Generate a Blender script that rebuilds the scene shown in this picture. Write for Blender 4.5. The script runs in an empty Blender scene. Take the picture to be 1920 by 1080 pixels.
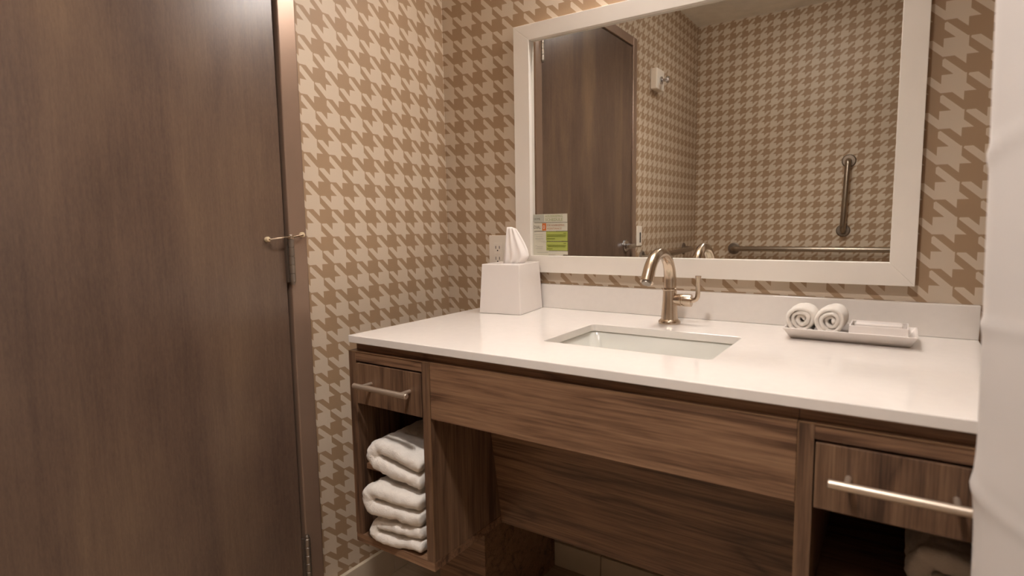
import bpy, bmesh, math, random
from mathutils import Vector, Matrix, noise

random.seed(7)
SC = bpy.context.scene
COL = SC.collection
PI = math.pi

# ------------------------------------------------------------------ camera
cam_d = bpy.data.cameras.new('camera')
cam = bpy.data.objects.new('camera', cam_d)
COL.objects.link(cam)
CAM_POS = Vector((1.2622, -1.5008, 1.0523))
yaw, pitch, roll = 0.592, -0.1078, -0.0149
fw = Vector((-math.sin(yaw) * math.cos(pitch), math.cos(yaw) * math.cos(pitch), math.sin(pitch)))
rt = Vector((math.cos(yaw), math.sin(yaw), 0))
up = rt.cross(fw)
r2 = math.cos(roll) * rt + math.sin(roll) * up
u2 = -math.sin(roll) * rt + math.cos(roll) * up
cam.matrix_world = Matrix((
    (r2.x, u2.x, -fw.x, CAM_POS.x),
    (r2.y, u2.y, -fw.y, CAM_POS.y),
    (r2.z, u2.z, -fw.z, CAM_POS.z),
    (0, 0, 0, 1)))
cam_d.sensor_width = 36.0
cam_d.lens = 1097.2 * 36.0 / 1920.0
cam_d.clip_start = 0.02
cam_d.dof.use_dof = True
cam_d.dof.focus_distance = 1.8
cam_d.dof.aperture_fstop = 4.0
SC.camera = cam

# ------------------------------------------------------------------ world, exposure
w = bpy.data.worlds.new('world')
SC.world = w
w.use_nodes = True
w.node_tree.nodes['Background'].inputs[0].default_value = (1.0, 0.86, 0.72, 1)
w.node_tree.nodes['Background'].inputs[1].default_value = 0.0
SC.view_settings.view_transform = 'Standard'
SC.view_settings.look = 'None'
SC.view_settings.exposure = 0.25
SC.view_settings.gamma = 1.0
SC.view_settings.use_curve_mapping = False
LAMP_STRENGTH = 38.0
LAMP_COLOR = (1.0, 0.94, 0.90)
CEIL_STRENGTH = 440.0
FILL_STRENGTH = 20.0

# room numbers
ROOM_D = -2.756      # wall behind the camera
CEIL = 2.393
ROOM_R = 2.30
TOP = 0.807          # counter top height

# ------------------------------------------------------------------ node helpers
class NT:
    def __init__(self, name):
        self.m = bpy.data.materials.new(name)
        self.m.use_nodes = True
        self.t = self.m.node_tree
        self.b = self.t.nodes['Principled BSDF']
    def n(self, typ, **kw):
        x = self.t.nodes.new(typ)
        for k, v in kw.items():
            setattr(x, k, v)
        return x
    def put(self, sock, v):
        if hasattr(v, 'is_output') or isinstance(v, bpy.types.NodeSocket):
            self.t.links.new(v, sock)
        else:
            sock.default_value = v
    def math(self, op, a, b=0.0, c=0.0):
        x = self.n('ShaderNodeMath', operation=op)
        self.put(x.inputs[0], a); self.put(x.inputs[1], b); self.put(x.inputs[2], c)
        return x.outputs[0]
    def coords(self, kind='Object'):
        return self.n('ShaderNodeTexCoord').outputs[kind]
    def mapping(self, vec, scale=(1, 1, 1), loc=(0, 0, 0), rot=(0, 0, 0)):
        x = self.n('ShaderNodeMapping')
        self.t.links.new(vec, x.inputs[0])
        x.inputs['Location'].default_value = loc
        x.inputs['Rotation'].default_value = rot
        x.inputs['Scale'].default_value = scale
        return x.outputs[0]
    def noise(self, vec, scale=5, detail=3, rough=0.5, dist=0.0):
        x = self.n('ShaderNodeTexNoise')
        self.t.links.new(vec, x.inputs['Vector'])
        x.inputs['Scale'].default_value = scale
        x.inputs['Detail'].default_value = detail
        x.inputs['Roughness'].default_value = rough
        x.inputs['Distortion'].default_value = dist
        return x.outputs['Fac']
    def ramp(self, fac, stops):
        x = self.n('ShaderNodeValToRGB')
        self.t.links.new(fac, x.inputs[0])
        el = x.color_ramp.elements
        while len(el) < len(stops):
            el.new(0.5)
        for e, (p, c) in zip(el, stops):
            e.position = p
            e.color = (*c, 1) if len(c) == 3 else c
        return x.outputs[0]
    def mix(self, fac, a, b, typ='MIX'):
        x = self.n('ShaderNodeMix', data_type='RGBA', blend_type=typ)
        self.put(x.inputs[0], fac)
        self.put(x.inputs[6], a if not isinstance(a, tuple) else (*a[:3], 1))
        self.put(x.inputs[7], b if not isinstance(b, tuple) else (*b[:3], 1))
        return x.outputs[2]
    def bump(self, h, strength=0.2, dist=0.002):
        x = self.n('ShaderNodeBump')
        self.t.links.new(h, x.inputs['Height'])
        x.inputs['Strength'].default_value = strength
        x.inputs['Distance'].default_value = dist
        self.t.links.new(x.outputs[0], self.b.inputs['Normal'])
    def set(self, color=None, rough=0.5, metal=0.0, **kw):
        if color is not None:
            self.put(self.b.inputs['Base Color'], color if not isinstance(color, tuple) else (*color[:3], 1))
        self.put(self.b.inputs['Roughness'], rough)
        self.b.inputs['Metallic'].default_value = metal
        for k, v in kw.items():
            self.put(self.b.inputs[k.replace('_', ' ')], v)
        return self.m


def srgb(r, g, b):
    f = lambda c: (c / 255 / 12.92) if c / 255 <= 0.04045 else ((c / 255 + 0.055) / 1.055) ** 2.4
    return (f(r), f(g), f(b))


def plain(name, c, rough=0.5, metal=0.0, var=0.06, scale=14, bump=0.0, bscale=200, **kw):
    n = NT(name)
    co = n.coords()
    f = n.noise(co, scale, 3)
    a = tuple(x * (1 - var) for x in c); b = tuple(min(1, x * (1 + var)) for x in c)
    col = n.ramp(f, [(0.3, a), (0.7, b)])
    if bump:
        n.bump(n.noise(co, bscale, 2), bump, 0.001)
    return n.set(col, rough, metal, **kw)


PZ = 0.07118
def wallpaper(name, axis, sign, off, PX=0.0778, drift=0.0):
    """printed houndstooth wallpaper; u runs to the right as seen from inside the room"""
    n = NT(name)
    sep = n.n('ShaderNodeSeparateXYZ')
    n.t.links.new(n.coords(), sep.inputs[0])
    p = n.math('MULTIPLY', sep.outputs[axis], sign)
    u = n.math('FRACT', n.math('ADD', n.math('DIVIDE', n.math('SUBTRACT', p, off), PX), 100.0))
    v = n.math('FRACT', n.math('ADD', n.math('DIVIDE', n.math('SUBTRACT', 1.0636, n.math('ADD', sep.outputs[2], n.math('MULTIPLY', p, drift))), PZ), 100.0))
    right = n.math('GREATER_THAN', u, 0.5)
    low = n.math('GREATER_THAN', v, 0.5)
    a = n.math('FRACT', n.math('MULTIPLY', u, 2.0))
    b = n.math('FRACT', n.math('MULTIPLY', v, 2.0))
    e = n.math('SUBTRACT', a, b)                        # -1..1
    # quadrant right of the body: light for e in (-1,-.5) or (0,.5)
    s1 = n.math('LESS_THAN', n.math('FRACT', n.math('ADD', e, 1.0)), 0.5)
    tip1 = n.math('MAXIMUM', n.math('LESS_THAN', e, -0.4), n.math('GREATER_THAN', n.math('ADD', a, n.math('MULTIPLY', b, 0.35)), 0.17))
    s1 = n.math('MULTIPLY', n.math('MULTIPLY', s1, tip1), n.math('GREATER_THAN', b, 0.03))
    # quadrant above the next body: light for e in (-.5,0) or (.5,1)
    s2 = n.math('GREATER_THAN', n.math('FRACT', n.math('ADD', e, 1.0)), 0.5)
    tip2 = n.math('MAXIMUM', n.math('GREATER_THAN', e, 0.4), n.math('GREATER_THAN', n.math('ADD', n.math('MULTIPLY', a, 0.6), b), 0.16))
    s2 = n.math('MULTIPLY', s2, tip2)
    # solid body
    nr = n.math('SUBTRACT', 1.0, right); nl = n.math('SUBTRACT', 1.0, low)
    body = n.math('MULTIPLY', nr, nl)
    q1 = n.math('MULTIPLY', n.math('MULTIPLY', right, nl), s1)
    q2 = n.math('MULTIPLY', n.math('MULTIPLY', nr, low), s2)
    wide = n.math('MULTIPLY', n.math('LESS_THAN', u, 0.53), nl)
    light = n.math('MAXIMUM', n.math('MAXIMUM', body, wide), n.math('MAXIMUM', q1, q2))
    co = n.coords()
    cloud = n.noise(co, 3.0, 3)
    dark_c = n.ramp(cloud, [(0.35, WALL_DARK[0]), (0.65, WALL_DARK[1])])
    light_c = n.ramp(cloud, [(0.35, WALL_LIGHT[0]), (0.65, WALL_LIGHT[1])])
    col = n.mix(light, dark_c, light_c)
    weave = n.noise(n.mapping(co, (1, 1, 0.15)), 700, 2)
    n.bump(weave, 0.08, 0.0006)
    return n.set(col, 0.55)


WALL_DARK = (srgb(157, 129, 100), srgb(163, 135, 106))
WALL_LIGHT = (srgb(198, 181, 160), srgb(204, 187, 166))


def wood(name, c_dark, c_mid, c_light, grain='z', rough=0.45, fine=1.0, contrast=1.0, seed=0.0, cath=1.0):
    n = NT(name)
    co = n.coords()
    # stretch along the grain
    sc = {'x': (0.12, 1, 1), 'y': (1, 0.12, 1), 'z': (1, 1, 0.12)}[grain]
    sf = {'x': (0.02, 1, 1), 'y': (1, 0.02, 1), 'z': (1, 1, 0.02)}[grain]
    m1 = n.mapping(co, sc, (seed, seed * 1.7, seed * 0.6))
    m2 = n.mapping(co, sf, (seed, seed, seed))
    big = n.noise(m1, 7.0 * cath, 3, 0.5, 0.5)
    rings = n.math('FRACT', n.math('MULTIPLY', big, 6.0))
    rings = n.math('POWER', n.math('SUBTRACT', 1.0, n.math('ABSOLUTE', n.math('SUBTRACT', n.math('MULTIPLY', rings, 2.0), 1.0))), 6.0)   # thin dark late-wood lines
    fib = n.noise(m2, 260 * fine, 4, 0.65)
    pores = n.noise(m2, 620 * fine, 2, 0.6)
    mid = n.noise(n.mapping(co, {'x': (0.05, 1, 1), 'y': (1, 0.05, 1), 'z': (1, 1, 0.05)}[grain], (seed, seed * 0.3, seed)), 62.0 * cath, 5, 0.68, 0.3)
    h = n.math('SUBTRACT', n.math('ADD', n.math('MULTIPLY', mid, 0.66), n.math('MULTIPLY', big, 0.34)), n.math('MULTIPLY', rings, 0.14 * contrast))
    h = n.math('ADD', h, n.math('MULTIPLY', n.math('SUBTRACT', fib, 0.5), 0.55 * contrast))
    col = n.ramp(h, [(0.30, c_dark), (0.48, c_mid), (0.66, c_light)])
    pc = n.ramp(pores, [(0.34, (0.6, 0.6, 0.6)), (0.46, (1, 1, 1))])
    col = n.mix(0.5 * contrast, col, pc, 'MULTIPLY')
    n.bump(fib, 0.10, 0.0006)
    return n.set(col, rough)


def door_wood(name):
    n = NT(name)
    co = n.coords()
    m1 = n.mapping(co, (1, 1, 0.10), (3.1, 0.4, 0.2))
    m2 = n.mapping(co, (1, 1, 0.05))
    big = n.noise(m1, 5.0, 4, 0.55, 0.7)
    blot = n.noise(n.mapping(co, (1, 1, 0.45)), 3.2, 4, 0.6)
    fib = n.noise(m2, 160, 4, 0.7)
    speck = n.noise(n.mapping(co, (1, 1, 0.25)), 380, 2, 0.6)
    rings = n.math('ABSOLUTE', n.math('SUBTRACT', n.math('FRACT', n.math('MULTIPLY', big, 5.0)), 0.5))
    h = n.math('ADD', n.math('MULTIPLY', big, 0.5), n.math('MULTIPLY', blot, 0.5))
    h = n.math('ADD', h, n.math('MULTIPLY', n.math('SUBTRACT', rings, 0.25), 0.06))
    h = n.math('ADD', h, n.math('MULTIPLY', n.math('SUBTRACT', fib, 0.5), 0.18))
    h = n.math('ADD', h, n.math('MULTIPLY', n.math('SUBTRACT', speck, 0.5), 0.16))
    col = n.ramp(h, [(0.30, srgb(72, 57, 50)), (0.5, srgb(97, 78, 66)), (0.70, srgb(120, 98, 79))])
    n.bump(fib, 0.06, 0.0005)
    return n.set(col, 0.27)


def terry(name, c):
    n = NT(name)
    co = n.coords()
    f = n.noise(co, 420, 3, 0.7)
    g = n.noise(co, 40, 3, 0.6)
    col = n.ramp(g, [(0.3, tuple(x * 0.94 for x in c)), (0.7, c)])
    n.bump(n.math('ADD', f, n.math('MULTIPLY', g, 0.6)), 0.55, 0.004)
    return n.set(col, 0.95, Sheen_Weight=0.25)


M = {}
M['wp_back'] = wallpaper('wallpaper_back', 0, 1, 0.078, 0.0768, 0.0066)
M['wp_left'] = wallpaper('wallpaper_left', 1, 1, -0.003, 0.0780)
M['wp_front'] = wallpaper('wallpaper_front', 0, -1, 0.02)
M['wp_right'] = wallpaper('wallpaper_right', 1, -1, 0.0)
M['ceiling'] = plain('ceiling_paint', srgb(232, 226, 214), 0.8, bump=0.1)
M['tile_wall'] = plain('shower_wall_glaze', srgb(226, 220, 208), 0.25)
M['floor'] = plain('floor_grout', srgb(120, 104, 88), 0.7)
M['floor_tile'] = wood('floor_tile_glaze', srgb(146, 126, 104), srgb(165, 145, 122), srgb(180, 162, 140), 'x', 0.4, contrast=0.35)
M['base_tile'] = plain('baseboard_tile_glaze', srgb(205, 190, 168), 0.3, var=0.04)
M['grout'] = plain('grout', srgb(150, 134, 114), 0.8)
M['door'] = door_wood('stained_maple')
M['frame'] = plain('painted_metal_frame', srgb(142, 118, 101), 0.30, 0.3, var=0.03, bump=0.03, bscale=500)
M['dark'] = plain('gap_shade_dark', srgb(30, 24, 20), 0.8)
M['hinge'] = plain('satin_hinge_steel', srgb(150, 140, 130), 0.38, 0.9)
M['nickel'] = plain('brushed_nickel', srgb(200, 183, 164), 0.22, 1.0, var=0.04)
M['handle_nickel'] = plain('satin_nickel_pull', srgb(214, 198, 180), 0.42, 0.85, var=0.03)
M['bar'] = plain('satin_steel', srgb(160, 148, 134), 0.3, 1.0, var=0.04)
M['bar_dull'] = plain('brushed_steel_flange', srgb(140, 128, 116), 0.5, 1.0, var=0.04)
M['chrome'] = plain('chrome', srgb(205, 205, 208), 0.1, 1.0, var=0.02)
M['rubber'] = plain('cream_rubber_bumper', srgb(215, 195, 160), 0.6)
M['quartz'] = plain('white_quartz', srgb(227, 220, 213), 0.09, var=0.015, scale=60)
M['porcelain'] = plain('sink_porcelain', srgb(221, 219, 211), 0.12, var=0.01)
M['white_frame'] = plain('white_mirror_frame', srgb(232, 224, 214), 0.35, var=0.015)
M['white_plastic'] = plain('white_plastic', srgb(232, 222, 208), 0.35, var=0.02)
M['can'] = plain('cutoff_can', srgb(70, 60, 52), 0.5, var=0.02)
M['slot'] = plain('slot_dark', srgb(40, 32, 28), 0.7)
M['melamine'] = plain('white_melamine', srgb(230, 222, 216), 0.25, var=0.015)
M['tissue'] = plain('tissue_paper', srgb(240, 232, 226), 0.9, var=0.02, bump=0.15, bscale=90)
M['towel'] = terry('terry_cotton', srgb(238, 230, 220))
WD, WM, WL = srgb(82, 57, 41), srgb(128, 96, 72), srgb(152, 119, 91)
VD, VM, VL = srgb(66, 46, 34), srgb(108, 81, 61), srgb(133, 104, 80)
M['wood_v'] = wood('walnut_laminate_vertical', VD, VM, VL, 'z', 0.42, seed=1.3)
M['wood_h'] = wood('walnut_laminate_horizontal', WD, WM, WL, 'x', 0.42, seed=2.1, contrast=1.1)
M['wood_y'] = wood('walnut_laminate_depth', WD, WM, WL, 'y', 0.42, seed=4.2)
M['edge'] = plain('laminate_edge_highlight', srgb(128, 98, 70), 0.45, var=0.1)
M['curtain'] = plain('curtain_fabric', srgb(212, 205, 199), 0.85, var=0.015, bump=0.08, bscale=900)
M['note_white'] = plain('notice_white', srgb(205, 200, 182), 0.5, var=0.02)
M['note_grey'] = plain('notice_grey', srgb(178, 176, 162), 0.5, var=0.03)
M['note_green'] = plain('notice_lime', srgb(166, 174, 84), 0.5, var=0.03)
M['note_orange'] = plain('notice_orange', srgb(205, 110, 52), 0.5, var=0.03)
M['note_line'] = plain('notice_grey_line', srgb(96, 88, 74), 0.5)
M['ink'] = plain('notice_ink', srgb(104, 96, 84), 0.6)
M['ink_green'] = plain('notice_green_ink', srgb(150, 158, 104), 0.6)
M['ink_olive'] = plain('notice_olive_ink', srgb(104, 112, 30), 0.6)
M['ink_rust'] = plain('notice_rust_ink', srgb(176, 122, 88), 0.6)

mm = NT('mirror_silver')
mm.b.inputs['Base Color'].default_value = (0.80, 0.80, 0.77, 1)
mm.b.inputs['Metallic'].default_value = 1.0
mm.b.inputs['Roughness'].default_value = 0.0
M['mirror'] = mm.m


def emitter(name, color, strength):
    n = NT(name)
    n.b.inputs['Base Color'].default_value = (0.9, 0.88, 0.84, 1)
    n.b.inputs['Emission Color'].default_value = (*color, 1)
    n.b.inputs['Emission Strength'].default_value = strength
    return n.m


M['lamp'] = emitter('lit_diffuser', LAMP_COLOR, LAMP_STRENGTH)
M['fill_lamp'] = emitter('fill_dome_diffuser', LAMP_COLOR, FILL_STRENGTH)
M['lamp2'] = emitter('lit_ceiling_diffuser', LAMP_COLOR, CEIL_STRENGTH)

# ------------------------------------------------------------------ mesh helpers
class MB:
    def __init__(self):
        self.v = []; self.f = []
    def add(self, vs, fs):
        o = len(self.v)
        self.v += [tuple(x) for x in vs]
        self.f += [tuple(i + o for i in f) for f in fs]
        return self
    def box(self, x0, x1, y0, y1, z0, z1):
        vs = [(x, y, z) for z in (z0, z1) for y in (y0, y1) for x in (x0, x1)]
        return self.add(vs, [(0, 2, 3, 1), (4, 5, 7, 6), (0, 1, 5, 4), (2, 6, 7, 3), (0, 4, 6, 2), (1, 3, 7, 5)])
    def prism(self, poly, ext):
        """poly: list of 3D points (planar), ext: extrusion vector"""
        n = len(poly); e = Vector(ext)
        vs = [Vector(p) for p in poly] + [Vector(p) + e for p in poly]
        fs = [tuple(range(n))[::-1], tuple(range(n, 2 * n))]
        fs += [(i, (i + 1) % n, (i + 1) % n + n, i + n) for i in range(n)]
        return self.add(vs, fs)
    def lathe(self, prof, seg=24, M4=None, caps=True):
        """prof: (r, z) from bottom to top about z"""
        vs = []; fs = []
        for r, z in prof:
            for k in range(seg):
                a = 2 * PI * k / seg
                vs.append(Vector((r * math.cos(a), r * math.sin(a), z)))
        for i in range(len(prof) - 1):
            for k in range(seg):
                k2 = (k + 1) % seg
                fs.append((i * seg + k, i * seg + k2, (i + 1) * seg + k2, (i + 1) * seg + k))
        if caps:
            fs.append(tuple(range(seg))[::-1])
            fs.append(tuple((len(prof) - 1) * seg + k for k in range(seg)))
        if M4 is not None:
            vs = [M4 @ v for v in vs]
        return self.add(vs, fs)
    def tube(self, pts, rad, seg=14, caps=True, ref=(0.0, 0.0, 1.0)):
        pts = [Vector(p) for p in pts]
        if not hasattr(rad, '__len__'):
            rad = [rad] * len(pts)
        vs = []; fs = []
        nprev = None
        for i, p in enumerate(pts):
            a = pts[max(i - 1, 0)]; b = pts[min(i + 1, len(pts) - 1)]
            t = (b - a).normalized()
            if nprev is None:
                r = Vector(ref)
                if abs(r.dot(t)) > 0.95:
                    r = Vector((1, 0, 0)) if abs(t.x) < 0.9 else Vector((0, 1, 0))
                nn = (r - t * r.dot(t)).normalized()
            else:
                nn = (nprev - t * nprev.dot(t)).normalized()
            nprev = nn
            bb = t.cross(nn)
            for k in range(seg):
                an = 2 * PI * k / seg
                vs.append(p + (nn * math.cos(an) + bb * math.sin(an)) * rad[i])
        for i in range(len(pts) - 1):
            for k in range(seg):
                k2 = (k + 1) % seg
                fs.append((i * seg + k, i * seg + k2, (i + 1) * seg + k2, (i + 1) * seg + k))
        if caps:
            fs.append(tuple(range(seg))[::-1])
            fs.append(tuple((len(pts) - 1) * seg + k for k in range(seg)))
        return self.add(vs, fs)
    def grid(self, nu, nv, fn, close_u=False):
        vs = [fn(i / (nu - 1) if not close_u else i / nu, j / (nv - 1)) for i in range(nu) for j in range(nv)]
        fs = []
        for i in range(nu if close_u else nu - 1):
            i2 = (i + 1) % nu
            for j in range(nv - 1):
                fs.append((i * nv + j, i2 * nv + j, i2 * nv + j + 1, i * nv + j + 1))
        return self.add(vs, fs)
    def build(self, name, mat, parent=None, bevel=0.0, smooth=False, subsurf=0, solid=0.0, origin=None, angle=0.6):
        me = bpy.data.meshes.new(name)
        vs = self.v
        if origin is not None:
            o3 = Vector(origin)
            vs = [Vector(v) - o3 for v in vs]
        me.from_pydata([tuple(v) for v in vs], [], self.f)
        bm = bmesh.new(); bm.from_mesh(me)
        bmesh.ops.recalc_face_normals(bm, faces=bm.faces)
        bm.to_mesh(me); bm.free()
        me.materials.append(M[mat] if isinstance(mat, str) else mat)
        o = bpy.data.objects.new(name, me)
        COL.objects.link(o)
        if origin is not None:
            o.location = origin
        if parent is not None:
            o.parent = parent
            o.matrix_parent_inverse = parent_matrix(parent).inverted()
        if solid:
            md = o.modifiers.new('solidify', 'SOLIDIFY'); md.thickness = solid; md.offset = 0.0
        if bevel:
            md = o.modifiers.new('bevel', 'BEVEL'); md.width = bevel; md.segments = 2
            md.limit_method = 'ANGLE'; md.angle_limit = 0.7
        if subsurf:
            md = o.modifiers.new('subsurf', 'SUBSURF'); md.levels = subsurf; md.render_levels = subsurf
        if smooth:
            for p in me.polygons:
                p.use_smooth = True
            if angle and not subsurf:
                try:
                    me.set_sharp_from_angle(angle=angle)
                except Exception:
                    pass
        return o


def parent_matrix(o):
    m = Matrix.Translation(o.location) @ o.rotation_euler.to_matrix().to_4x4()
    while o.parent is not None:
        m = Matrix.Translation(o.parent.location) @ o.parent.rotation_euler.to_matrix().to_4x4() @ m if False else m
        break
    return m


def empty(name, loc=(0, 0, 0)):
    o = bpy.data.objects.new(name, None)
    COL.objects.link(o)
    o.location = loc
    o.empty_display_size = 0.05
    return o


def tag(o, label=None, cat=None, group=None, kind=None):
    if label: o['label'] = label
    if cat: o['category'] = cat
    if group: o['group'] = group
    if kind: o['kind'] = kind
    return o


def box(name, mat, x0, x1, y0, y1, z0, z1, parent=None, bevel=0.0):
    return MB().box(x0, x1, y0, y1, z0, z1).build(name, mat, parent, bevel)


def struct(o, label, cat):
    return tag(o, label, cat, kind='structure')


# ------------------------------------------------------------------ the room
T = 0.10
struct(box('floor', 'floor', -T, ROOM_R + T, ROOM_D - T, T, -0.1, -0.003), 'brown wood-look tiled bathroom floor under the vanity', 'floor')
floor = bpy.data.objects['floor']
tile_me = None
ty = 0.0; row = 0
while ty > ROOM_D + 0.02:                       # plank tiles, running along the vanity wall
    y1 = ty - 0.0015; y0 = max(ty - 0.2 + 0.0015, ROOM_D)
    x = -0.6 * ((row * 0.37) % 1)
    while x < ROOM_R:
        xa = max(x + 0.0015, 0.0); xb = min(x + 0.6 - 0.0015, ROOM_R)
        if xb - xa > 0.01:
            MB().box(xa, xb, y0, y1, -0.003, 0.0).build('floor_tile', 'floor_tile', floor)
        x += 0.6
    ty -= 0.2; row += 1
struct(box('ceiling', 'ceiling', -T, ROOM_R + T, ROOM_D - T, T, CEIL, CEIL + 0.08), 'plain off-white bathroom ceiling reflected in the mirror', 'ceiling')
struct(box('wall_back', 'wp_back', -T, ROOM_R + T, 0.0, T, 0.0, CEIL), 'houndstooth wallpapered wall behind the mirror and vanity', 'wall')
struct(box('wall_front', 'wp_front', -T, ROOM_R + T, ROOM_D - T, ROOM_D, 0.0, CEIL), 'houndstooth wallpapered wall with grab bars, seen in the mirror', 'wall')
struct(box('wall_right', 'wp_right', ROOM_R, ROOM_R + T, ROOM_D, 0.0, 0.0, CEIL), 'houndstooth wallpapered wall beyond the white shower curtain', 'wall')

# left wall with the doorway (frame outer -0.563 .. -1.618, top 2.035)
FY1, FY0, FZ = -0.563, -1.618, 2.035
wl = MB()
wl.box(-T, 0.0, FY1 - 0.01, 0.0, 0.0, CEIL)
wl.box(-T, 0.0, ROOM_D, FY0 + 0.01, 0.0, CEIL)
wl.box(-T, 0.0, FY0 + 0.01, FY1 - 0.01, FZ - 0.01, CEIL)
struct(wl.build('wall_left', 'wp_left'), 'houndstooth wallpapered side wall beside the brown door', 'wall')

# baseboards: rows of tiles
def baseboard(name, along, a0, a1, fixed, sgn, label, h=0.088, first=None):
    e = struct(empty(name), label, 'baseboard')
    th = 0.012
    if along == 'x':
        box('backing', 'grout', min(a0, a1), max(a0, a1), min(fixed, fixed + sgn * th * 0.7), max(fixed, fixed + sgn * th * 0.7), 0.0, h - 0.001, e)
    else:
        box('backing', 'grout', min(fixed, fixed + sgn * th * 0.7), max(fixed, fixed + sgn * th * 0.7), min(a0, a1), max(a0, a1), 0.0, h - 0.001, e)
    L = 0.305
    p = a0 if first is None else first
    st = 1 if a1 > a0 else -1
    prev = a0
    cuts = []
    q = p
    while (q - a1) * st < 0:
        if (q - a0) * st > 0.005:
            cuts.append(q)
        q += L * st
    cuts.append(a1)
    for c in cuts:
        s0, s1 = min(prev, c) + 0.001, max(prev, c) - 0.001
        if along == 'x':
            box('tile', 'base_tile', s0, s1, min(fixed, fixed + sgn * th), max(fixed, fixed + sgn * th), 0.0, h, e, 0.0015)
        else:
            box('tile', 'base_tile', min(fixed, fixed + sgn * th), max(fixed, fixed + sgn * th), s0, s1, 0.0, h, e, 0.0015)
        prev = c
    return e


baseboard('baseboard_back', 'x', 0.013, ROOM_R, 0.0, -1, 'pale tile baseboard along the wall under the vanity', 0.076, 0.256)
baseboard('baseboard_left', 'y', 0.0, FY1 + 0.001, 0.0, 1, 'pale tile baseboard along the side wall beside the door frame', 0.090)
baseboard('baseboard_left_rear', 'y', FY0 - 0.001, ROOM_D + 0.013, 0.0, 1, 'pale tile baseboard beyond the latch side of the door', 0.090)
baseboard('baseboard_front', 'x', 0.0, ROOM_R, ROOM_D, 1, 'pale tile baseboard under the grab bar wall', 0.090)

# ------------------------------------------------------------------ door in the left wall
door = struct(empty('door_1', (0, -0.62, 0)), 'closed brown wooden door with satin hinges in a metal frame', 'door')
LY1, LY0, LZ = -0.616, -1.566, 1.985
fr = MB()
def jamb(mb, y0, y1, z0, z1):
    mb.box(-0.085, 0.013, y0, y1, z0, z1)
jamb(fr, LY1 + 0.003, FY1, 0.0, FZ)
fr.build('hinge_jamb', 'frame', door, 0.003)
fr = MB(); jamb(fr, FY0, LY0 - 0.003, 0.0, FZ); fr.build('latch_jamb', 'frame', door, 0.003)
fr = MB(); jamb(fr, LY0 - 0.003, LY1 + 0.003, LZ + 0.003, FZ); fr.build('header', 'frame', door, 0.003)
box('stop', 'dark', -0.09, -0.046, LY0 - 0.01, LY1 + 0.01, 0.004, LZ + 0.01, door)  # near-black sheet behind the leaf, shade of the door gaps as colour
box('leaf', 'door', -0.042, 0.004, LY0, LY1 - 0.0035, 0.006, LZ, door, 0.002)

def hinge(z0, z1, stop=False):
    hx, hy = 0.017, LY1 + 0.0035
    h = MB()
    n = 5; seg = (z1 - z0) / n
    for i in range(n):
        h.lathe([(0.0065, z0 + i * seg + 0.0006), (0.0072, z0 + i * seg + 0.0012), (0.0072, z0 + (i + 1) * seg - 0.0012), (0.0065, z0 + (i + 1) * seg - 0.0006)],
                12, Matrix.Translation((hx, hy, 0)))
    hg = h.build('hinge', 'hinge', door, smooth=True)
    p = MB()
    p.lathe([(0.0045, z0 - 0.006), (0.0055, z0 - 0.003), (0.0055, z1 + 0.002), (0.006, z1 + 0.006), (0.0035, z1 + 0.010)], 12, Matrix.Translation((hx, hy, 0)))
    p.build('pin', 'hinge', hg, smooth=True)
    lf = MB()
    lf.box(0.004, 0.012, hy - 0.010, hy - 0.005, z0, z1)
    lf.box(0.006, 0.0145, hy + 0.004, hy + 0.009, z0, z1)
    lf.build('hinge_leaf', 'hinge', hg)
    return hg


hinge(1.706, 1.818)
hinge(0.920, 1.026)
hinge(0.144, 0.256)
# hinge-pin door stop on the middle hinge: two arms with bumpers
zs = 1.030
st = MB()
st.tube([(0.012, LY1 - 0.054, zs - 0.004), (0.019, LY1 - 0.0525, zs - 0.004), (0.0225, LY1 - 0.046, zs - 0.003), (0.022, LY1 - 0.015, zs), (0.021, LY1 + 0.004, zs), (0.024, LY1 + 0.022, zs + 0.003), (0.027, LY1 + 0.033, zs + 0.005), (0.022, LY1 + 0.036, zs + 0.005)], 0.0020, 10)
st.lathe([(0.008, zs - 0.004), (0.008, zs + 0.004)], 14, Matrix.Translation((0.017, LY1 + 0.0035, 0)))
so = st.build('door_stop', 'nickel', door, smooth=True)
for (yy, zz, x0, x1) in ((LY1 - 0.054, zs - 0.004, 0.0045, 0.015), (LY1 + 0.036, zs + 0.005, 0.0135, 0.024)):
    b = MB()
    b.lathe([(0.0058, x0), (0.0064, x0 + 0.003), (0.0064, x1 - 0.003), (0.0045, x1)], 16, Matrix.Translation((0, yy, zz)) @ Matrix.Rotation(PI / 2, 4, 'Y'))
    b.build('bumper', 'rubber', so, smooth=True)
# lever handle near the latch edge
lz, ly = 0.93, LY0 + 0.075
lv = MB()
lv.lathe([(0.032, 0.004), (0.032, 0.010), (0.028, 0.014), (0.012, 0.016), (0.011, 0.055)], 24, Matrix.Translation((0, ly, lz)) @ Matrix.Rotation(PI / 2, 4, 'Y'))
lvo = lv.build('door_handle', 'chrome', door, smooth=True)
lv = MB()
lv.tube([(0.045, ly, lz), (0.056, ly + 0.01, lz), (0.060, ly + 0.03, lz), (0.060, ly + 0.10, lz - 0.003), (0.055, ly + 0.115, lz - 0.003)], [0.013, 0.013, 0.012, 0.011, 0.009], 14)
lv.build('lever', 'chrome', lvo, smooth=True)

# ------------------------------------------------------------------ vanity cabinets
CX0, CX1 = 0.206, 0.452           # left cabinet
YF = -0.610
ZT, ZB = 0.770, 0.308
MID = 0.800

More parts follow.
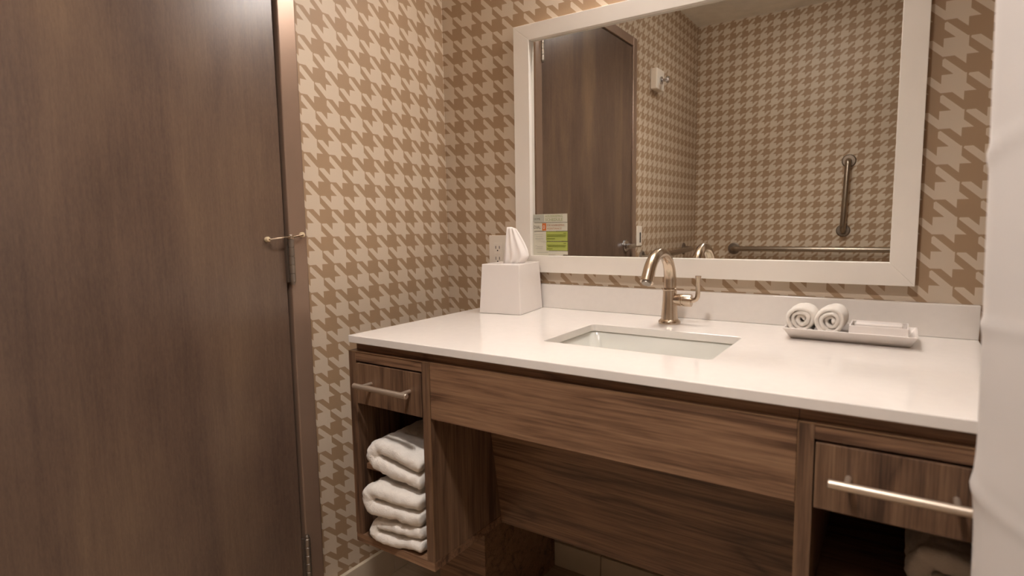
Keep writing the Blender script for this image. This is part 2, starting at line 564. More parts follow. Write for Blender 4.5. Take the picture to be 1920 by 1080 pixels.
def cabinet(x0, x1, label, inner_right):
    c = empty('vanity_cabinet', ((x0 + x1) / 2, -0.3, 0))
    tag(c, label, 'cabinet', 'open cabinets under the vanity top')
    t = 0.0215
    box('side_panel', 'wood_v', x0, x0 + t, YF, -0.012, ZB + 0.02, ZT, c, 0.0008)
    box('side_panel', 'wood_v', x1 - t, x1, YF, -0.012, ZB + 0.02, ZT, c, 0.0008)
    box('bottom_panel', 'wood_h', x0, x1, YF, -0.012, ZB, ZB + 0.0195, c, 0.0008)
    band = 0.0011  # thin pale strips paint the highlight onto the laminate edge bands
    for xe in (x0, x1 - band):
        box('edge_highlight', 'edge', xe, xe + band, YF - 0.0004, YF + 0.0006, ZB + 0.02, ZT, c)
    box('edge_highlight', 'edge', x0, x1, YF - 0.0004, YF + 0.0006, ZT - band, ZT + 0.0003, c)
    box('back_panel', 'wood_v', x0 + t, x1 - t, -0.03, -0.013, ZB + 0.02, ZT - 0.01, c)
    box('top_rail', 'wood_h', x0 + t, x1 - t, YF + 0.001, YF + 0.020, 0.7475, ZT - 0.0005, c, 0.0006)
    box('sub_top', 'wood_h', x0 if inner_right else x0 + 0.012, x1 - 0.012 if inner_right else x1, YF + 0.014, -0.02, ZT + 0.0005, 0.7897, c)
    box('shelf', 'wood_h', x0 + t + 0.0005, x1 - t - 0.0005, YF + 0.02, -0.032, 0.484, 0.497, c, 0.0006)
    # drawer
    d0, d1 = x0 + t + 0.002, x1 - t - 0.002
    dz0, dz1 = 0.6485, 0.7435
    dr = box('drawer', 'wood_v', d0, d1, YF - 0.001, YF + 0.017, dz0, dz1, c, 0.001)
    bx = MB()
    bx.box(d0 + 0.008, d0 + 0.018, YF + 0.0175, -0.12, dz0 + 0.012, dz1 - 0.016)
    bx.box(d1 - 0.018, d1 - 0.008, YF + 0.0175, -0.12, dz0 + 0.012, dz1 - 0.016)
    bx.box(d0 + 0.0185, d1 - 0.0185, YF + 0.0175, -0.12, dz0 + 0.012, dz0 + 0.018)
    bx.build('drawer_box', 'wood_y', dr)
    # bar handle with two posts
    hx0, hx1 = (d0 + d1) / 2 - 0.081 + 0.008, (d0 + d1) / 2 + 0.081 + 0.008
    if inner_right:
        hx0 -= 0.007; hx1 -= 0.007
    hz = 0.701
    hb = MB()
    hb.tube([(hx0, YF - 0.033, hz), (hx0 + 0.001, YF - 0.033, hz), (hx1 - 0.001, YF - 0.033, hz), (hx1, YF - 0.033, hz)], [0.0052, 0.006, 0.006, 0.0052], 18)
    for hx in (hx0 + 0.022, hx1 - 0.022):
        hb.tube([(hx, YF - 0.0008, hz), (hx, YF - 0.030, hz)], 0.0042, 12)
    hb.build('handle', 'handle_nickel', dr, smooth=True)
    # plinth under the cabinet, set back from the front
    px0, px1 = (x0 + 0.045, x0 + 0.200) if not inner_right else (x1 - 0.200, x1 - 0.045)
    pl = MB()
    pl.box(px0, px1, -0.370, -0.0125, 0.0008, ZB - 0.0008)
    pl.build('plinth', 'wood_h', c, 0.001)
    return c


cabinet(CX0, CX1, 'dark walnut cabinet with one drawer and three towels, beside the wallpapered side wall', False)
cabinet(2 * MID - CX1, 2 * MID - CX0, 'dark walnut cabinet with one drawer beside the white shower curtain', True)

ap = tag(empty('apron_panel', (MID, YF, 0.65)), 'walnut apron rail spanning between the two vanity cabinets', 'panel')
AX0, AX1 = CX1 + 0.0008, 2 * MID - CX1 - 0.0008
box('fascia', 'wood_h', AX0, AX1, YF + 0.001, YF + 0.020, 0.649, ZT, ap, 0.0008)
box('edge_highlight', 'edge', AX0, AX1, YF + 0.0006, YF + 0.0016, ZT - 0.0011, ZT + 0.0003, ap)  # highlight along the apron's top edge, painted as a pale strip
box('cleat', 'wood_h', AX0, AX1, YF + 0.014, YF + 0.034, ZT + 0.0005, 0.7897, ap)

kp = MB()
y_t, y_b, z_t, z_b = -0.414, -0.3585, 0.648, 0.309
kp.prism([(AX0, y_t, z_t), (AX0, y_b, z_b), (AX0, y_b + 0.017, z_b + 0.002), (AX0, y_t + 0.017, z_t)], (AX1 - AX0, 0, 0))
ko = kp.build('knee_panel', M['wood_h'], None, 0.0008)
tag(ko, 'sloping walnut panel hiding the pipes under the sink', 'panel')

# ------------------------------------------------------------------ counter with undermount sink
GX0, GX1 = 0.2138, 2 * MID - 0.206
GY0 = -0.616
ct = tag(empty('vanity_countertop', (MID, -0.3, TOP)), 'white quartz countertop with low backsplash on the vanity', 'countertop')
SX0, SX1, SY0, SY1 = 0.634, 0.984, -0.455, -0.212
def rounded(x0, x1, y0, y1, r, n=5):
    out = []
    for cx, cy, a0 in ((x1 - r, y1 - r, 0), (x0 + r, y1 - r, 90), (x0 + r, y0 + r, 180), (x1 - r, y0 + r, 270)):
        for k in range(n + 1):
            a = math.radians(a0 + 90 * k / n)
            out.append((cx + r * math.cos(a), cy + r * math.sin(a)))
    return out
hole = rounded(SX0, SX1, SY0, SY1, 0.012)
nH = len(hole)
corner = [(GX1, 0.0 - 0.0005), (GX0, -0.0005), (GX0, GY0), (GX1, GY0)]
def slab(z0, z1):
    m = MB()
    for z in (z0, z1):
        m.v += [(x, y, z) for x, y in hole] + [(x, y, z) for x, y in corner]
    N = nH + 4
    per = nH // 4
    for lev in (0, 1):
        o = lev * N
        for q in range(4):
            for k in range(per - 1):
                m.f.append((o + q * per + k, o + q * per + k + 1, o + nH + q))
            a = o + q * per + per - 1; b = o + ((q + 1) * per) % nH
            m.f.append((a, b, o + nH + (q + 1) % 4, o + nH + q))
    for k in range(nH):
        k2 = (k + 1) % nH
        m.f.append((k, k2, N + k2, N + k))
    for q in range(4):
        q2 = (q + 1) % 4
        m.f.append((nH + q, nH + q2, N + nH + q2, N + nH + q))
    return m
slab(TOP - 0.0168, TOP).build('slab', 'quartz', ct, 0.0012)
box('backsplash', 'quartz', GX0, GX1, -0.0200, -0.0006, TOP + 0.0003, TOP + 0.0697, ct, 0.0012)

sk = tag(empty('sink', (0.81, -0.33, 0.64)), 'white rectangular undermount sink set into the quartz top', 'sink')
sm = MB()
levels = []
def ring(inset, z, r):
    return [(x, y, z) for x, y in rounded(SX0 - 0.006 + inset, SX1 + 0.006 - inset, SY0 - 0.006 + inset, SY1 + 0.006 - inset, r)]
zt = TOP - 0.0172
for ins, z, r in ((-0.014, zt, 0.02), (0.0, zt, 0.018), (0.003, zt - 0.004, 0.02), (0.012, zt - 0.06, 0.03), (0.022, zt - 0.105, 0.045), (0.040, zt - 0.122, 0.05), (0.09, zt - 0.127, 0.03)):
    levels.append(ring(ins, z, r))
nr = len(levels[0])
for L in levels:
    sm.v += L
for i in range(len(levels) - 1):
    for k in range(nr):
        k2 = (k + 1) % nr
        sm.f.append((i * nr + k, i * nr + k2, (i + 1) * nr + k2, (i + 1) * nr + k))
sm.f.append(tuple((len(levels) - 1) * nr + k for k in range(nr)))
so = sm.build('basin', 'porcelain', sk, smooth=True, angle=0.9)
d = MB(); d.lathe([(0.022, zt - 0.1268), (0.022, zt - 0.1245), (0.018, zt - 0.1235), (0.014, zt - 0.125), (0.012, zt - 0.122), (0.003, zt - 0.1205)], 24, Matrix.Translation((0.81, -0.333, 0)))
d.build('drain', 'chrome', sk, smooth=True)

# ------------------------------------------------------------------ faucet
FX, FYY = 0.792, -0.114
fa = tag(empty('faucet', (FX, FYY, TOP)), 'brushed nickel gooseneck faucet with one side lever behind the sink', 'faucet')
Tm = Matrix.Translation((FX, FYY, TOP))
m = MB(); m.lathe([(0.0262, 0.0004), (0.0266, 0.003), (0.0262, 0.006), (0.0235, 0.009), (0.0215, 0.011)], 32, Tm); m.build('base_ring', 'nickel', fa, smooth=True)
m = MB(); m.lathe([(0.0205, 0.0105), (0.0190, 0.030), (0.0172, 0.055), (0.0165, 0.075), (0.0165, 0.080)], 32, Tm); m.build('body', 'nickel', fa, smooth=True)
m = MB(); m.lathe([(0.0165, 0.0802), (0.0182, 0.0815), (0.0186, 0.0840), (0.0182, 0.0865), (0.0160, 0.0878)], 32, Tm); m.build('collar', 'nickel', fa, smooth=True)
pts = []; rad = []
for z in (0.088, 0.097):
    pts.append((FX, FYY, TOP + z)); rad.append(0.0150)
R = 0.068
cyy, czz = FYY - R, TOP + 0.108
for k in range(0, 21):
    a = math.radians(0 + 158 * k / 20)
    pts.append((FX, cyy + R * math.cos(a) * 1.0 - 0.012 * (k / 20) ** 2, czz + R * 0.98 * math.sin(a) - 0.0))
    rad.append(0.0150 - 0.0032 * math.sin(PI * k / 20) ** 1 * 0.6 - 0.0010 * k / 20)
last = Vector(pts[-1]); prv = Vector(pts[-2]); dr_ = (last - prv).normalized()
pts.append(tuple(last + dr_ * 0.012)); rad.append(0.0142)
pts.append(tuple(last + dr_ * 0.022)); rad.append(0.0150)
m = MB(); m.tube(pts, rad, 24, ref=(1, 0, 0)); m.build('spout', 'nickel', fa, smooth=True)
e = last + dr_ * 0.0222
m = MB(); m.tube([e, e + dr_ * 0.004], [0.0110, 0.0105], 20); m.build('aerator', 'hinge', fa, smooth=True)
Tv = Matrix.Translation((FX, FYY, TOP + 0.059)) @ Matrix.Rotation(PI / 2, 4, 'Y')
m = MB(); m.lathe([(0.0125, 0.012), (0.0145, 0.022), (0.0155, 0.028), (0.0155, 0.030), (0.0140, 0.031), (0.0140, 0.034), (0.0155, 0.035), (0.0155, 0.050), (0.0148, 0.053), (0.0060, 0.0535)], 28, Tv); m.build('valve', 'nickel', fa, smooth=True)
zz = TOP + 0.059
m = MB(); m.tube([(FX + 0.052, FYY, zz), (FX + 0.058, FYY, zz + 0.0005), (FX + 0.064, FYY, zz + 0.004), (FX + 0.067, FYY, zz + 0.010), (FX + 0.0678, FYY, zz + 0.020), (FX + 0.068, FYY, zz + 0.054), (FX + 0.068, FYY, zz + 0.057), (FX + 0.068, FYY, zz + 0.060)],
       [0.0055, 0.0055, 0.0056, 0.0056, 0.0056, 0.0056, 0.0068, 0.0068], 18); m.build('lever', 'nickel', fa, smooth=True)

# ------------------------------------------------------------------ mirror
mx0, mx1, mz0, mz1 = 0.2846, 1.2829, 0.911, 1.622
ix0, ix1, iz0, iz1 = 0.337, 1.236, 0.960, 1.578
mo = tag(empty('wall_mirror', (0.784, 0, mz0)), 'large rectangular mirror in a white frame above the vanity', 'mirror')
def rail(pts2):
    mb = MB()
    mb.prism([(x, -0.022, z) for x, z in pts2], (0, 0.0215, 0))
    return mb
for pp in ([(mx0, mz0), (mx1, mz0), (ix1, iz0), (ix0, iz0)], [(mx1, mz0), (mx1, mz1), (ix1, iz1), (ix1, iz0)],
           [(mx1, mz1), (mx0, mz1), (ix0, iz1), (ix1, iz1)], [(mx0, mz1), (mx0, mz0), (ix0, iz0), (ix0, iz1)]):
    rail(pp).build('frame_rail', 'white_frame', mo, 0.0009)
MB().box(ix0 - 0.006, ix1 + 0.006, -0.008, -0.0035, iz0 - 0.006, iz1 + 0.006).build('glass', 'mirror', mo)

# notice card in the lower left corner of the mirror
no = tag(empty('notice_card', (0.338, -0.0085, 0.962)), 'schedule notice with lime green panels in the corner of the mirror', 'notice')
ny = -0.0084
def strip(name, mat, x0, x1, z0, z1, off=0.0, parent=no):
    return MB().box(x0, x1, ny - 0.0006 - off, ny - off, z0, z1).build(name, mat, parent)
strip('sheet', 'note_white', 0.339, 0.392, 0.9605, 1.0315)
strip('title_panel', 'note_white', 0.339, 0.4530, 1.0575, 1.0815)
strip('title_block', 'note_grey', 0.340, 0.3765, 1.059, 1.0800, 0.0007)
strip('dial_panel', 'note_white', 0.339, 0.4532, 1.0325, 1.0560)
strip('dial_block', 'note_orange', 0.3700, 0.3835, 1.0335, 1.0550, 0.0007)
strip('green_panel', 'note_green', 0.3830, 0.4536, 1.0030, 1.0305, 0.0007)
strip('green_panel', 'note_green', 0.3835, 0.4540, 0.9755, 1.0008, 0.0007)
strip('footer_panel', 'note_white', 0.3925, 0.4542, 0.9635, 0.9738)
strip('fold', 'note_white', 0.3605, 0.3845, 1.0015, 1.0045, 0.0014)
strip('fold', 'note_white', 0.3605, 0.3925, 0.9725, 0.9750, 0.0014)
for z0, z1, x1 in ((1.0560, 1.0575, 0.4532), (1.0306, 1.0322, 0.4536), (1.0009, 1.0026, 0.4538), (0.9739, 0.9753, 0.454)):
    strip('rule', 'note_line', 0.384 if z0 < 1.02 else 0.342, x1, z0, z1, 0.0002)
def text(body, size, x, z, mat, sx=1.0):
    cu = bpy.data.curves.new('lettering', 'FONT')
    cu.body = body; cu.size = size; cu.extrude = 0.00005; cu.resolution_u = 2
    cu.materials.append(M[mat])
    tmp = bpy.data.objects.new('lettering_curve', cu)
    COL.objects.link(tmp)
    bpy.context.view_layer.update()
    me = bpy.data.meshes.new_from_object(tmp.evaluated_get(bpy.context.evaluated_depsgraph_get()))
    bpy.data.objects.remove(tmp)
    o = bpy.data.objects.new('lettering', me)
    COL.objects.link(o)
    o.parent = no
    o.matrix_parent_inverse = Matrix.Translation(no.location).inverted()
    o.location = (x, ny - 0.0016, z)
    o.rotation_euler = (PI / 2, 0, 0)
    o.scale = (sx, 1, 1)
    return o
text('HOME', 0.0085, 0.3420, 1.0650, 'ink', 0.9)
text('HOUSEKEEPING', 0.0100, 0.3805, 1.0718, 'ink_green', 0.82)
text('SCHEDULE', 0.0118, 0.3805, 1.0610, 'ink_green', 1.03)
text('DIAL', 0.0135, 0.3410, 1.0390, 'ink', 0.86)
text('0', 0.0165, 0.3725, 1.0380, 'note_white', 0.85)
text('FOR HOUSEKEEPING', 0.0085, 0.3865, 1.0460, 'ink_rust', 0.74)
text('ASSISTANCE', 0.0085, 0.3865, 1.0365, 'ink_rust', 1.05)
# small print: rows of fine lines
for zz_, xa, xb in ((1.0255, 0.4415, 0.4500), (1.0205, 0.3865, 0.4490), (1.0165, 0.3865, 0.4480), (1.0095, 0.3865, 0.4130),
                    (0.9960, 0.4415, 0.4500), (0.9905, 0.3865, 0.4490), (0.9865, 0.3895, 0.4480), (0.9800, 0.3865, 0.4050)):
    strip('small_print', 'ink_olive', xa, xb, zz_ - 0.0009, zz_ + 0.0009, 0.0014)
for zz_, xa, xb in ((1.0285, 0.341, 0.349), (1.0220, 0.343, 0.372), (1.0160, 0.347, 0.370), (1.0095, 0.345, 0.374), (0.9885, 0.345, 0.352), (0.9860, 0.352, 0.372), (0.9805, 0.346, 0.370), (0.9690, 0.352, 0.389)):
    strip('small_print', 'note_grey', xa, xb, zz_ - 0.0007, zz_ + 0.0007, 0.0007)

# ------------------------------------------------------------------ outlet on the vanity wall
ou = tag(empty('wall_outlet', (0.207, 0, 0.963)), 'white wall outlet behind the tissue box cover', 'outlet')
box('plate', 'white_plastic', 0.172, 0.242, -0.006, -0.0005, 0.905, 1.020, ou, 0.002)
box('receptacle', 'white_plastic', 0.190, 0.224, -0.0085, -0.0062, 0.929, 0.996, ou, 0.001)
for zc in (0.948, 0.988 - 0.006):
    for xx in (0.200, 0.2135):
        box('slot', 'slot', xx - 0.001, xx + 0.001, -0.0090, -0.0086, zc - 0.004, zc + 0.005, ou)
    g = MB(); g.lathe([(0.0022, 0.0086), (0.0022, 0.0092)], 12, Matrix.Translation((0.2068, 0, zc - 0.009)) @ Matrix.Rotation(PI / 2, 4, 'X'))
    g.build('ground_hole', 'slot', ou)
for xx in (0.201, 0.2125):
    box('button', 'white_plastic', xx - 0.0045, xx + 0.0045, -0.0096, -0.0087, 0.961, 0.967, ou, 0.0004)

# ------------------------------------------------------------------ tissue box cover
bc = Vector((0.329, -0.1155, TOP))
rot = math.radians(8.3)
def R8(x, y, z):
    return (bc.x + x * math.cos(rot) - y * math.sin(rot), bc.y + x * math.sin(rot) + y * math.cos(rot), z)
tb = tag(empty('tissue_box_cover', tuple(bc)), 'white tapered tissue box cover in the corner of the countertop', 'tissue box')
m = MB()
hw, hd, tw, td, ht = 0.0635, 0.078, 0.0570, 0.071, 0.137
ow, od = 0.030, 0.022
vs = []
for (a, b, z) in ((hw, hd, TOP + 0.0005), (tw, td, TOP + ht), (ow, od, TOP + ht), (ow, od, TOP + ht - 0.006), (tw - 0.004, td - 0.004, TOP + ht - 0.006), (hw - 0.004, hd - 0.004, TOP + 0.0005)):
    vs += [R8(-a, -b, z), R8(a, -b, z), R8(a, b, z), R8(-a, b, z)]
fs = []
for i in range(6):
    j = (i + 1) % 6
    for k in range(4):
        k2 = (k + 1) % 4
        fs.append((i * 4 + k, i * 4 + k2, j * 4 + k2, j * 4 + k))
m.add(vs, fs)
m.build('cover', 'melamine', tb, 0.0015)
# the tissue pulled up through the opening
def lerp(tab, v):
    for (v0, a0), (v1, a1) in zip(tab, tab[1:]):
        if v <= v1:
            t = (v - v0) / (v1 - v0)
            return a0 + (a1 - a0) * t
    return tab[-1][1]
def tis(u, v):
    a = 2 * PI * u
    xl = lerp([(0, 0.301), (0.3, 0.304), (0.7, 0.311), (1, 0.315)], v)
    xr = lerp([(0, 0.364), (0.12, 0.378), (0.22, 0.387), (0.38, 0.384), (0.6, 0.374), (0.85, 0.358), (1, 0.347)], v)
    mid, hw = (xl + xr) / 2, (xr - xl) / 2
    d_ = lerp([(0, 0.017), (0.5, 0.015), (1, 0.0055)], v)
    x = mid + hw * math.cos(a)
    fold = abs(((math.cos(a) * 1.6 + 0.55 * v + 0.35) % 1.0) * 2 - 1) - 0.5
    y = d_ * math.sin(a) + 0.009 * fold * (0.35 + 0.65 * math.sin(PI * min(v + 0.15, 1))) * (1 if math.sin(a) < 0 else 0.6)
    z = -0.005 + 0.107 * v - 0.005 * v * max(0, math.cos(a))
    return (x, -0.1135 + y, TOP + ht + z)
m = MB(); m.grid(48, 14, tis, close_u=True)
# fold the top shut into a soft ridge
o = len(m.v)
top_ring = [i * 14 + 13 for i in range(48)]
for i in range(24 - 1):
    m.f.append((top_ring[i], top_ring[i + 1], top_ring[47 - i - 1], top_ring[47 - i]))
to = m.build('tissue', 'tissue', None, smooth=True, subsurf=1, angle=None)
tag(to, 'white paper tissue pulled up from the box cover', 'tissue')

# ------------------------------------------------------------------ amenity tray, washcloth rolls
tr = MB()
TX0, TX1, TY0, TY1 = 1.070, 1.279, -0.168, -0.080
s = 0.012; hh = 0.025; th = 0.004
def rr(x0, x1, y0, y1, z):
    return [(x0, y0, z), (x1, y0, z), (x1, y1, z), (x0, y1, z)]
loops = [rr(TX0, TX1, TY0, TY1, TOP + 0.0005), rr(TX0 - s, TX1 + s, TY0 - 0.030, TY1 + s, TOP + hh), rr(TX0 - s + th, TX1 + s - th, TY0 - 0.030 + th, TY1 + s - th, TOP + hh), rr(TX0 + th, TX1 - th, TY0 + th, TY1 - th, TOP + 0.0045)]
for L in loops:
    tr.v += L
for i in range(3):
    for k in range(4):
        k2 = (k + 1) % 4
        tr.f.append((i * 4 + k, i * 4 + k2, (i + 1) * 4 + k2, (i + 1) * 4 + k))
tr.f.append((0, 1, 2, 3)); tr.f.append((12, 13, 14, 15))
tro = tr.build('amenity_tray', 'melamine', None, 0.0012)
tag(tro, 'long white tray with flared rim on the countertop', 'tray')

it = MB()
IX0, IX1, IY0, IY1 = 1.1760, 1.2755, -0.164, -0.086
z0 = TOP + 0.0050
loops = [rr(IX0, IX1, IY0, IY1, z0), rr(IX0, IX1, IY0, IY1, z0 + 0.030), rr(IX0 + 0.003, IX1 - 0.003, IY0 + 0.003, IY1 - 0.003, z0 + 0.030), rr(IX0 + 0.003, IX1 - 0.003, IY0 + 0.003, IY1 - 0.003, z0 + 0.004)]
for L in loops:
    it.v += L
for i in range(3):
    for k in range(4):
        k2 = (k + 1) % 4
        it.f.append((i * 4 + k, i * 4 + k2, (i + 1) * 4 + k2, (i + 1) * 4 + k))
it.f.append((0, 1, 2, 3)); it.f.append((12, 13, 14, 15))
ito = it.build('inner_box', 'melamine', None, 0.0008)
tag(ito, 'small white open box standing in the right end of the tray', 'box')
so2 = MB(); so2.box(1.184, 1.266, -0.136, -0.100, z0 + 0.0043, z0 + 0.031)
soo = so2.build('soap_bar', 'note_white' if False else 'melamine', None, 0.003)
tag(soo, 'white wrapped bar lying in the small open box', 'soap')

def washcloth(cx, cz, y0, y1, r, ang, label, squash, phase):
    turns = 2.9
    n = 70
    base = Vector((cx, 0, cz))
    def pt(u, v):
        t = u
        a = phase + turns * 2 * PI * t
        rad_ = 0.0030 + (r - 0.0045 - 0.0030) * t ** 0.9
        wob = 1 + 0.05 * math.sin(3 * a + phase) + 0.03 * math.sin(7 * t * PI)
        x = rad_ * wob * math.cos(a)
        z = rad_ * wob * math.sin(a) * squash
        inset = 0.004 * math.sin(a * 0.7 + phase) + 0.006 * (1 - t)
        y = (y0 + inset) + (y1 - y0 - inset) * v
        bulge = 1 + 0.03 * math.sin(PI * v)
        return (cx + x * bulge + (y - y0) * math.tan(ang), y, cz + z * bulge)
    m = MB(); m.grid(n, 9, pt)
    o = m.build('washcloth', 'towel', None, smooth=True, solid=0.0088, subsurf=1, angle=None)
    tag(o, label, 'washcloth', 'rolled washcloths on the tray')
    tx = bpy.data.textures.get('terry_lumps') or bpy.data.textures.new('terry_lumps', 'CLOUDS')
    tx.noise_scale = 0.012
    md = o.modifiers.new('lumps', 'DISPLACE'); md.texture = tx; md.strength = 0.0030; md.mid_level = 0.5
    return o


washcloth(1.0895, TOP + 0.0405, -0.172, -0.088, 0.0325, 0.0, 'rolled white washcloth at the left end of the tray', 1.0, -0.16)
washcloth(1.1430, TOP + 0.0405, -0.172, -0.080, 0.0305, 0.04, 'rolled white washcloth between the other roll and the small box', 1.07, -0.94)

# ------------------------------------------------------------------ folded towels
def towel(path, y0, y1, thick, label, group, seed, droop=0.0, sub=2, name='bath_towel', skew=0.0):
    """path: list of (x, z) centre line of the folded sheet as seen from the front"""
    # resample smoothly (Catmull-Rom)
    P = [Vector((a, 0, b)) for a, b in path]
    P = [P[0] * 2 - P[1]] + P + [P[-1] * 2 - P[-2]]
    S = []
    for i in range(1, len(P) - 2):
        for k in range(6):
            t = k / 6
            p0, p1, p2, p3 = P[i - 1], P[i], P[i + 1], P[i + 2]
            S.append(0.5 * ((2 * p1) + (-p0 + p2) * t + (2 * p0 - 5 * p1 + 4 * p2 - p3) * t * t + (-p0 + 3 * p1 - 3 * p2 + p3) * t ** 3))
    S.append(P[-2])
    n = len(S); nv = 16
    m = MB()
    def fn(u, v):
        p = S[min(n - 1, round(u * (n - 1)))]
        ys = y0 + skew * max(0.0, p.x - 0.27)
        y = ys + (y1 - ys) * v
        wob = 0.006 * noise.noise(Vector((p.x * 18 + seed, p.z * 18, seed)))
        front = (1 - v) ** 6
        zz = p.z + 0.004 * noise.noise(Vector((p.x * 25, y * 14 + seed, p.z * 30))) - droop * front * max(0, (p.x - S[0].x * 0 - 0.30)) * 3
        return (p.x + 0.002 * noise.noise(Vector((p.z * 40, y * 20, seed))), y + wob * (1 - v), zz)
    m.grid(n, nv, fn)
    o = m.build(name, 'towel', None, smooth=True, solid=thick, subsurf=sub, angle=None)
    tag(o, label, 'towel', group)
    tx = bpy.data.textures.get('towel_lumps') or bpy.data.textures.new('towel_lumps', 'CLOUDS')
    tx.noise_scale = 0.02
    md = o.modifiers.new('lumps', 'DISPLACE'); md.texture = tx; md.strength = 0.008; md.mid_level = 0.5
    return o


GT = 'folded towels in the vanity cabinets'
towel([(0.411, 0.519), (0.36, 0.518), (0.31, 0.518), (0.288, 0.520), (0.2795, 0.538), (0.290, 0.556), (0.315, 0.560), (0.36, 0.559), (0.411, 0.556)],
      -0.630, -0.22, 0.0335, 'folded white towel alone on the upper shelf under the drawer', GT, 1.0, 0.10, skew=0.16)
towel([(0.411, 0.425), (0.36, 0.4225), (0.31, 0.4215), (0.285, 0.424), (0.2765, 0.441), (0.288, 0.4590), (0.315, 0.4625), (0.36, 0.461), (0.411, 0.459)],
      -0.648, -0.22, 0.0335, 'plump folded white towel lying on top of another towel', GT, 4.0, 0.05, skew=0.26)
towel([(0.411, 0.377), (0.36, 0.3765), (0.31, 0.3775), (0.288, 0.374), (0.2810, 0.361), (0.290, 0.3485), (0.315, 0.3455), (0.36, 0.345), (0.411, 0.345)],
      -0.634, -0.22, 0.0265, 'folded white towel at the bottom of the cabinet under another towel', GT, 8.0, 0.0, skew=0.18)
towel([(1.362, 0.5155), (1.345, 0.5150), (1.325, 0.5150), (1.309, 0.5165), (1.3020, 0.535), (1.311, 0.5525), (1.325, 0.556), (1.345, 0.555), (1.362, 0.552)],
      -0.500, -0.2, 0.033, 'folded towel in the dark open cabinet beside the shower curtain', GT, 12.0, 0.0)

# ------------------------------------------------------------------ shower curtain on a rod
cu = tag(empty('shower_curtain', (1.40, -0.95, 0.12)), 'white shower curtain hanging at the right edge by the vanity', 'curtain')
Y0c, Y1c = -0.672, -1.30
def crease(z, y, zc, slope, yc, wdt):
    d_ = (z - zc - slope * (y - yc))
    return math.exp(-(d_ / wdt) ** 2)
def cur(u, v):
    z = 2.02 - 1.90 * v
    y = Y0c + (Y1c - Y0c) * u
    amp = 0.062 - 0.033 * v
    ph = 2 * PI * (y + 0.715) / 0.155
    x = 1.377 + 0.16 * max(0.0, -0.715 - y) - amp * math.cos(ph) + 0.002 * math.sin(3.1 * z + 9 * y)
    x -= 0.0026 * crease(z, y, 0.940, 0.05, -0.7, 0.005) + 0.0012 * crease(z, y, 1.42, -0.2, -0.7, 0.006)
    x -= 0.0028 * crease(z, y, 0.775, 0.85, -0.70, 0.006) + 0.0028 * crease(z, y, 1.12, -0.9, -0.72, 0.007)
    x -= 0.003 * math.exp(-((z - 0.765) / 0.03) ** 2) * math.exp(-((y + 0.70) / 0.05) ** 2)
    return (x, y, z)
m = MB(); m.grid(120, 260, cur)
m.build('fabric', 'curtain', cu, smooth=True, solid=0.0012, angle=None)
for k in range(8):
    yy = Y0c + 0.02 + (Y1c - Y0c - 0.04) * k / 7
    rgm = MB()
    rgm.tube([(1.377 + 0.022 * math.cos(2 * PI * i / 16), yy, 2.040 + 0.030 * math.sin(2 * PI * i / 16)) for i in range(17)], 0.0016, 8, False)
    rgm.build('ring', 'chrome', cu, smooth=True)
rod = tag(empty('curtain_rod', (1.377, -1.4, 2.05)), 'straight chrome shower curtain rod above the frame', 'rod')
m = MB(); m.tube([(1.377, ROOM_D + 0.006, 2.052), (1.377, -0.006, 2.052)], 0.0125, 18); m.build('pole', 'chrome', rod, smooth=True)
for y0_, y1_ in ((-0.006, -0.0006), (ROOM_D + 0.0006, ROOM_D + 0.006)):
    m = MB(); m.lathe([(0.035, min(y0_, y1_)), (0.035, max(y0_, y1_))], 24, Matrix.Translation((1.377, 0, 2.052)) @ Matrix.Rotation(-PI / 2, 4, 'X')); m.build('flange', 'chrome', rod, smooth=True)

# ------------------------------------------------------------------ grab bars seen in the mirror
def grab_bar(a, b, n, label):
    """a, b: end points on the wall; n: wall normal"""
    a = Vector(a); b = Vector(b); n = Vector(n); t = (b - a).normalized()
    g = tag(empty('grab_bar', tuple((a + b) / 2)), label, 'grab bar', 'steel grab bars on the walls behind the camera')
    off = 0.060; r = 0.030
    pts = [a + n * 0.006, a + n * (off - r)]
    for k in range(1, 7):
        an = PI / 2 * k / 6
        pts.append(a + n * (off - r + r * math.sin(an)) + t * (r - r * math.cos(an)))
    for k in range(0, 7):
        an = PI / 2 * k / 6
        pts.append(b + n * (off - r + r * math.cos(an)) - t * (r - r * math.sin(an)))
    pts.append(b + n * 0.006)
    m = MB(); m.tube(pts, 0.0165, 18); m.build('tube', 'bar', g, smooth=True)
    q = n.to_track_quat('Z', 'Y').to_matrix().to_4x4()
    for p in (a, b):
        m = MB(); m.lathe([(0.040, 0.0006), (0.040, 0.004), (0.034, 0.009), (0.018, 0.010)], 28, Matrix.Translation(p) @ q)
        m.build('flange', 'bar_dull', g, smooth=True)
    return g


grab_bar((0.947, ROOM_D, 1.415), (0.932, ROOM_D, 0.985), (0, 1, 0), 'vertical steel grab bar reflected in the mirror')
grab_bar((0.275, ROOM_D, 0.866), (1.19 + 0.15, ROOM_D, 0.868), (0, 1, 0), 'long horizontal steel grab bar reflected along the bottom of the mirror')
grab_bar((0, -2.50, 0.872), (0, -1.74, 0.852), (1, 0, 0), 'horizontal grab bar on the side wall, reflected beside the faucet')

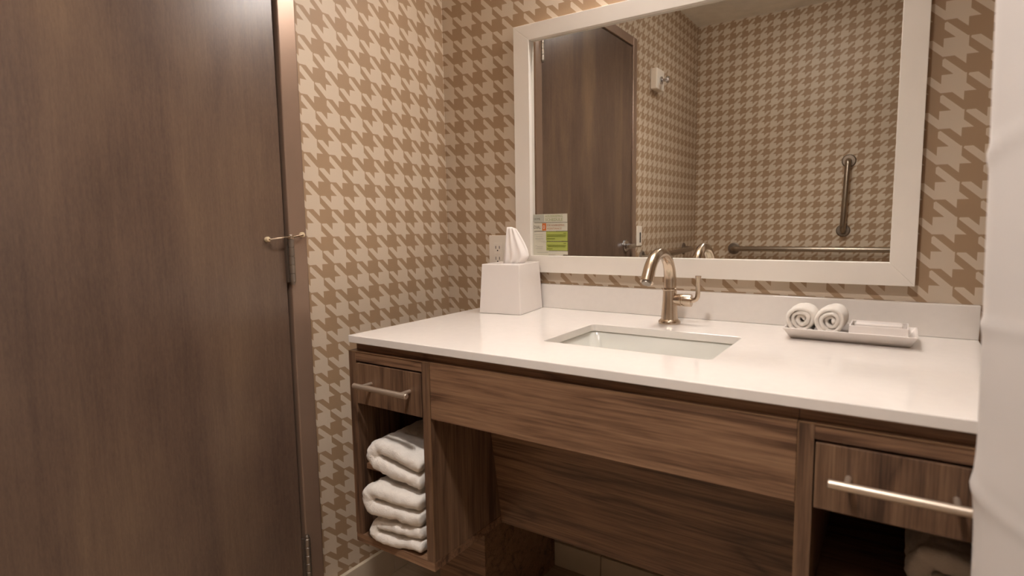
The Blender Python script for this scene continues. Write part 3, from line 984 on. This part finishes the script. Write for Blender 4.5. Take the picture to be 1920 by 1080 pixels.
# light switch and white hook box on the left wall
sw = tag(empty('light_switch', (0, -1.68, 0.985)), 'white light switch plate next to the door lever, reflected', 'switch')
box('plate', 'white_plastic', 0.0005, 0.006, -1.726, -1.650, 0.922, 1.034, sw, 0.002)
box('rocker', 'slot', 0.0062, 0.0085, -1.705, -1.690, 0.940, 0.998, sw, 0.001)
dv = tag(empty('hook_box', (0, -1.94, 1.88)), 'white wall box with a chrome knob, reflected high beside the door', 'wall box')
box('housing', 'white_plastic', 0.0005, 0.042, -1.965, -1.845, 1.815, 1.932, dv, 0.006)
m = MB()
Th = Matrix.Translation((0, -1.905, 1.868)) @ Matrix.Rotation(PI / 2, 4, 'Y')
m.lathe([(0.022, 0.0425), (0.022, 0.050), (0.010, 0.054), (0.009, 0.070), (0.018, 0.076), (0.020, 0.086), (0.014, 0.094), (0.003, 0.096)], 24, Th)
m.build('knob', 'chrome', dv, smooth=True)

# ------------------------------------------------------------------ lamps of the room (above the frame) and an added fill dome
vl = tag(empty('vanity_light', (0.78, 0, 1.97)), 'lit vanity light bar on the wall above the mirror', 'light')
box('back_plate', 'nickel', 0.51, 1.05, -0.020, -0.0006, 1.925, 2.025, vl, 0.003)
df = MB(); df.box(0.52, 1.04, -0.105, -0.030, 1.935, 2.015)
df.build('diffuser', 'lamp', vl, 0.006)
for xa, xb in ((0.508, 0.5185), (1.0415, 1.052)):
    box('end_cap', 'nickel', xa, xb, -0.110, -0.0205, 1.93, 2.02, vl, 0.002)

LX, LY = 0.88, -1.32
cl = tag(empty('ceiling_light', (LX, LY, CEIL)), 'round lit downlight can on the ceiling over the middle of the room', 'light')
CR, CD = 0.085, 0.085
m = MB(); m.lathe([(CR + 0.008, CEIL - 0.0006), (CR + 0.008, CEIL - CD - 0.008), (CR + 0.001, CEIL - CD - 0.008), (CR + 0.001, CEIL - 0.004), (CR + 0.008, CEIL - 0.0006)], 48, Matrix.Translation((LX, LY, 0)), caps=False); m.build('can', 'can', cl, smooth=True)  # unseen can, added to keep the downlight off the upper walls
m = MB(); m.lathe([(CR, CEIL - 0.008), (CR, CEIL - 0.003)], 48, Matrix.Translation((LX, LY, 0))); m.build('diffuser', 'lamp2', cl)

DX, DY = 0.72, -1.95  # unseen dome added only to brighten the back of the room
cd_ = tag(empty('fill_dome', (DX, DY, CEIL)), 'added fill dome on the ceiling, unseen, brightening the back of the room', 'light')
m = MB(); m.lathe([(0.15, CEIL - 0.028), (0.155, CEIL - 0.022), (0.155, CEIL - 0.0006)], 40, Matrix.Translation((DX, DY, 0))); m.build('rim', 'white_plastic', cd_, smooth=True)
m = MB(); m.lathe([(0.02, CEIL - 0.062), (0.08, CEIL - 0.055), (0.125, CEIL - 0.042), (0.142, CEIL - 0.0285)], 40, Matrix.Translation((DX, DY, 0))); m.build('diffuser', 'fill_lamp', cd_, smooth=True)
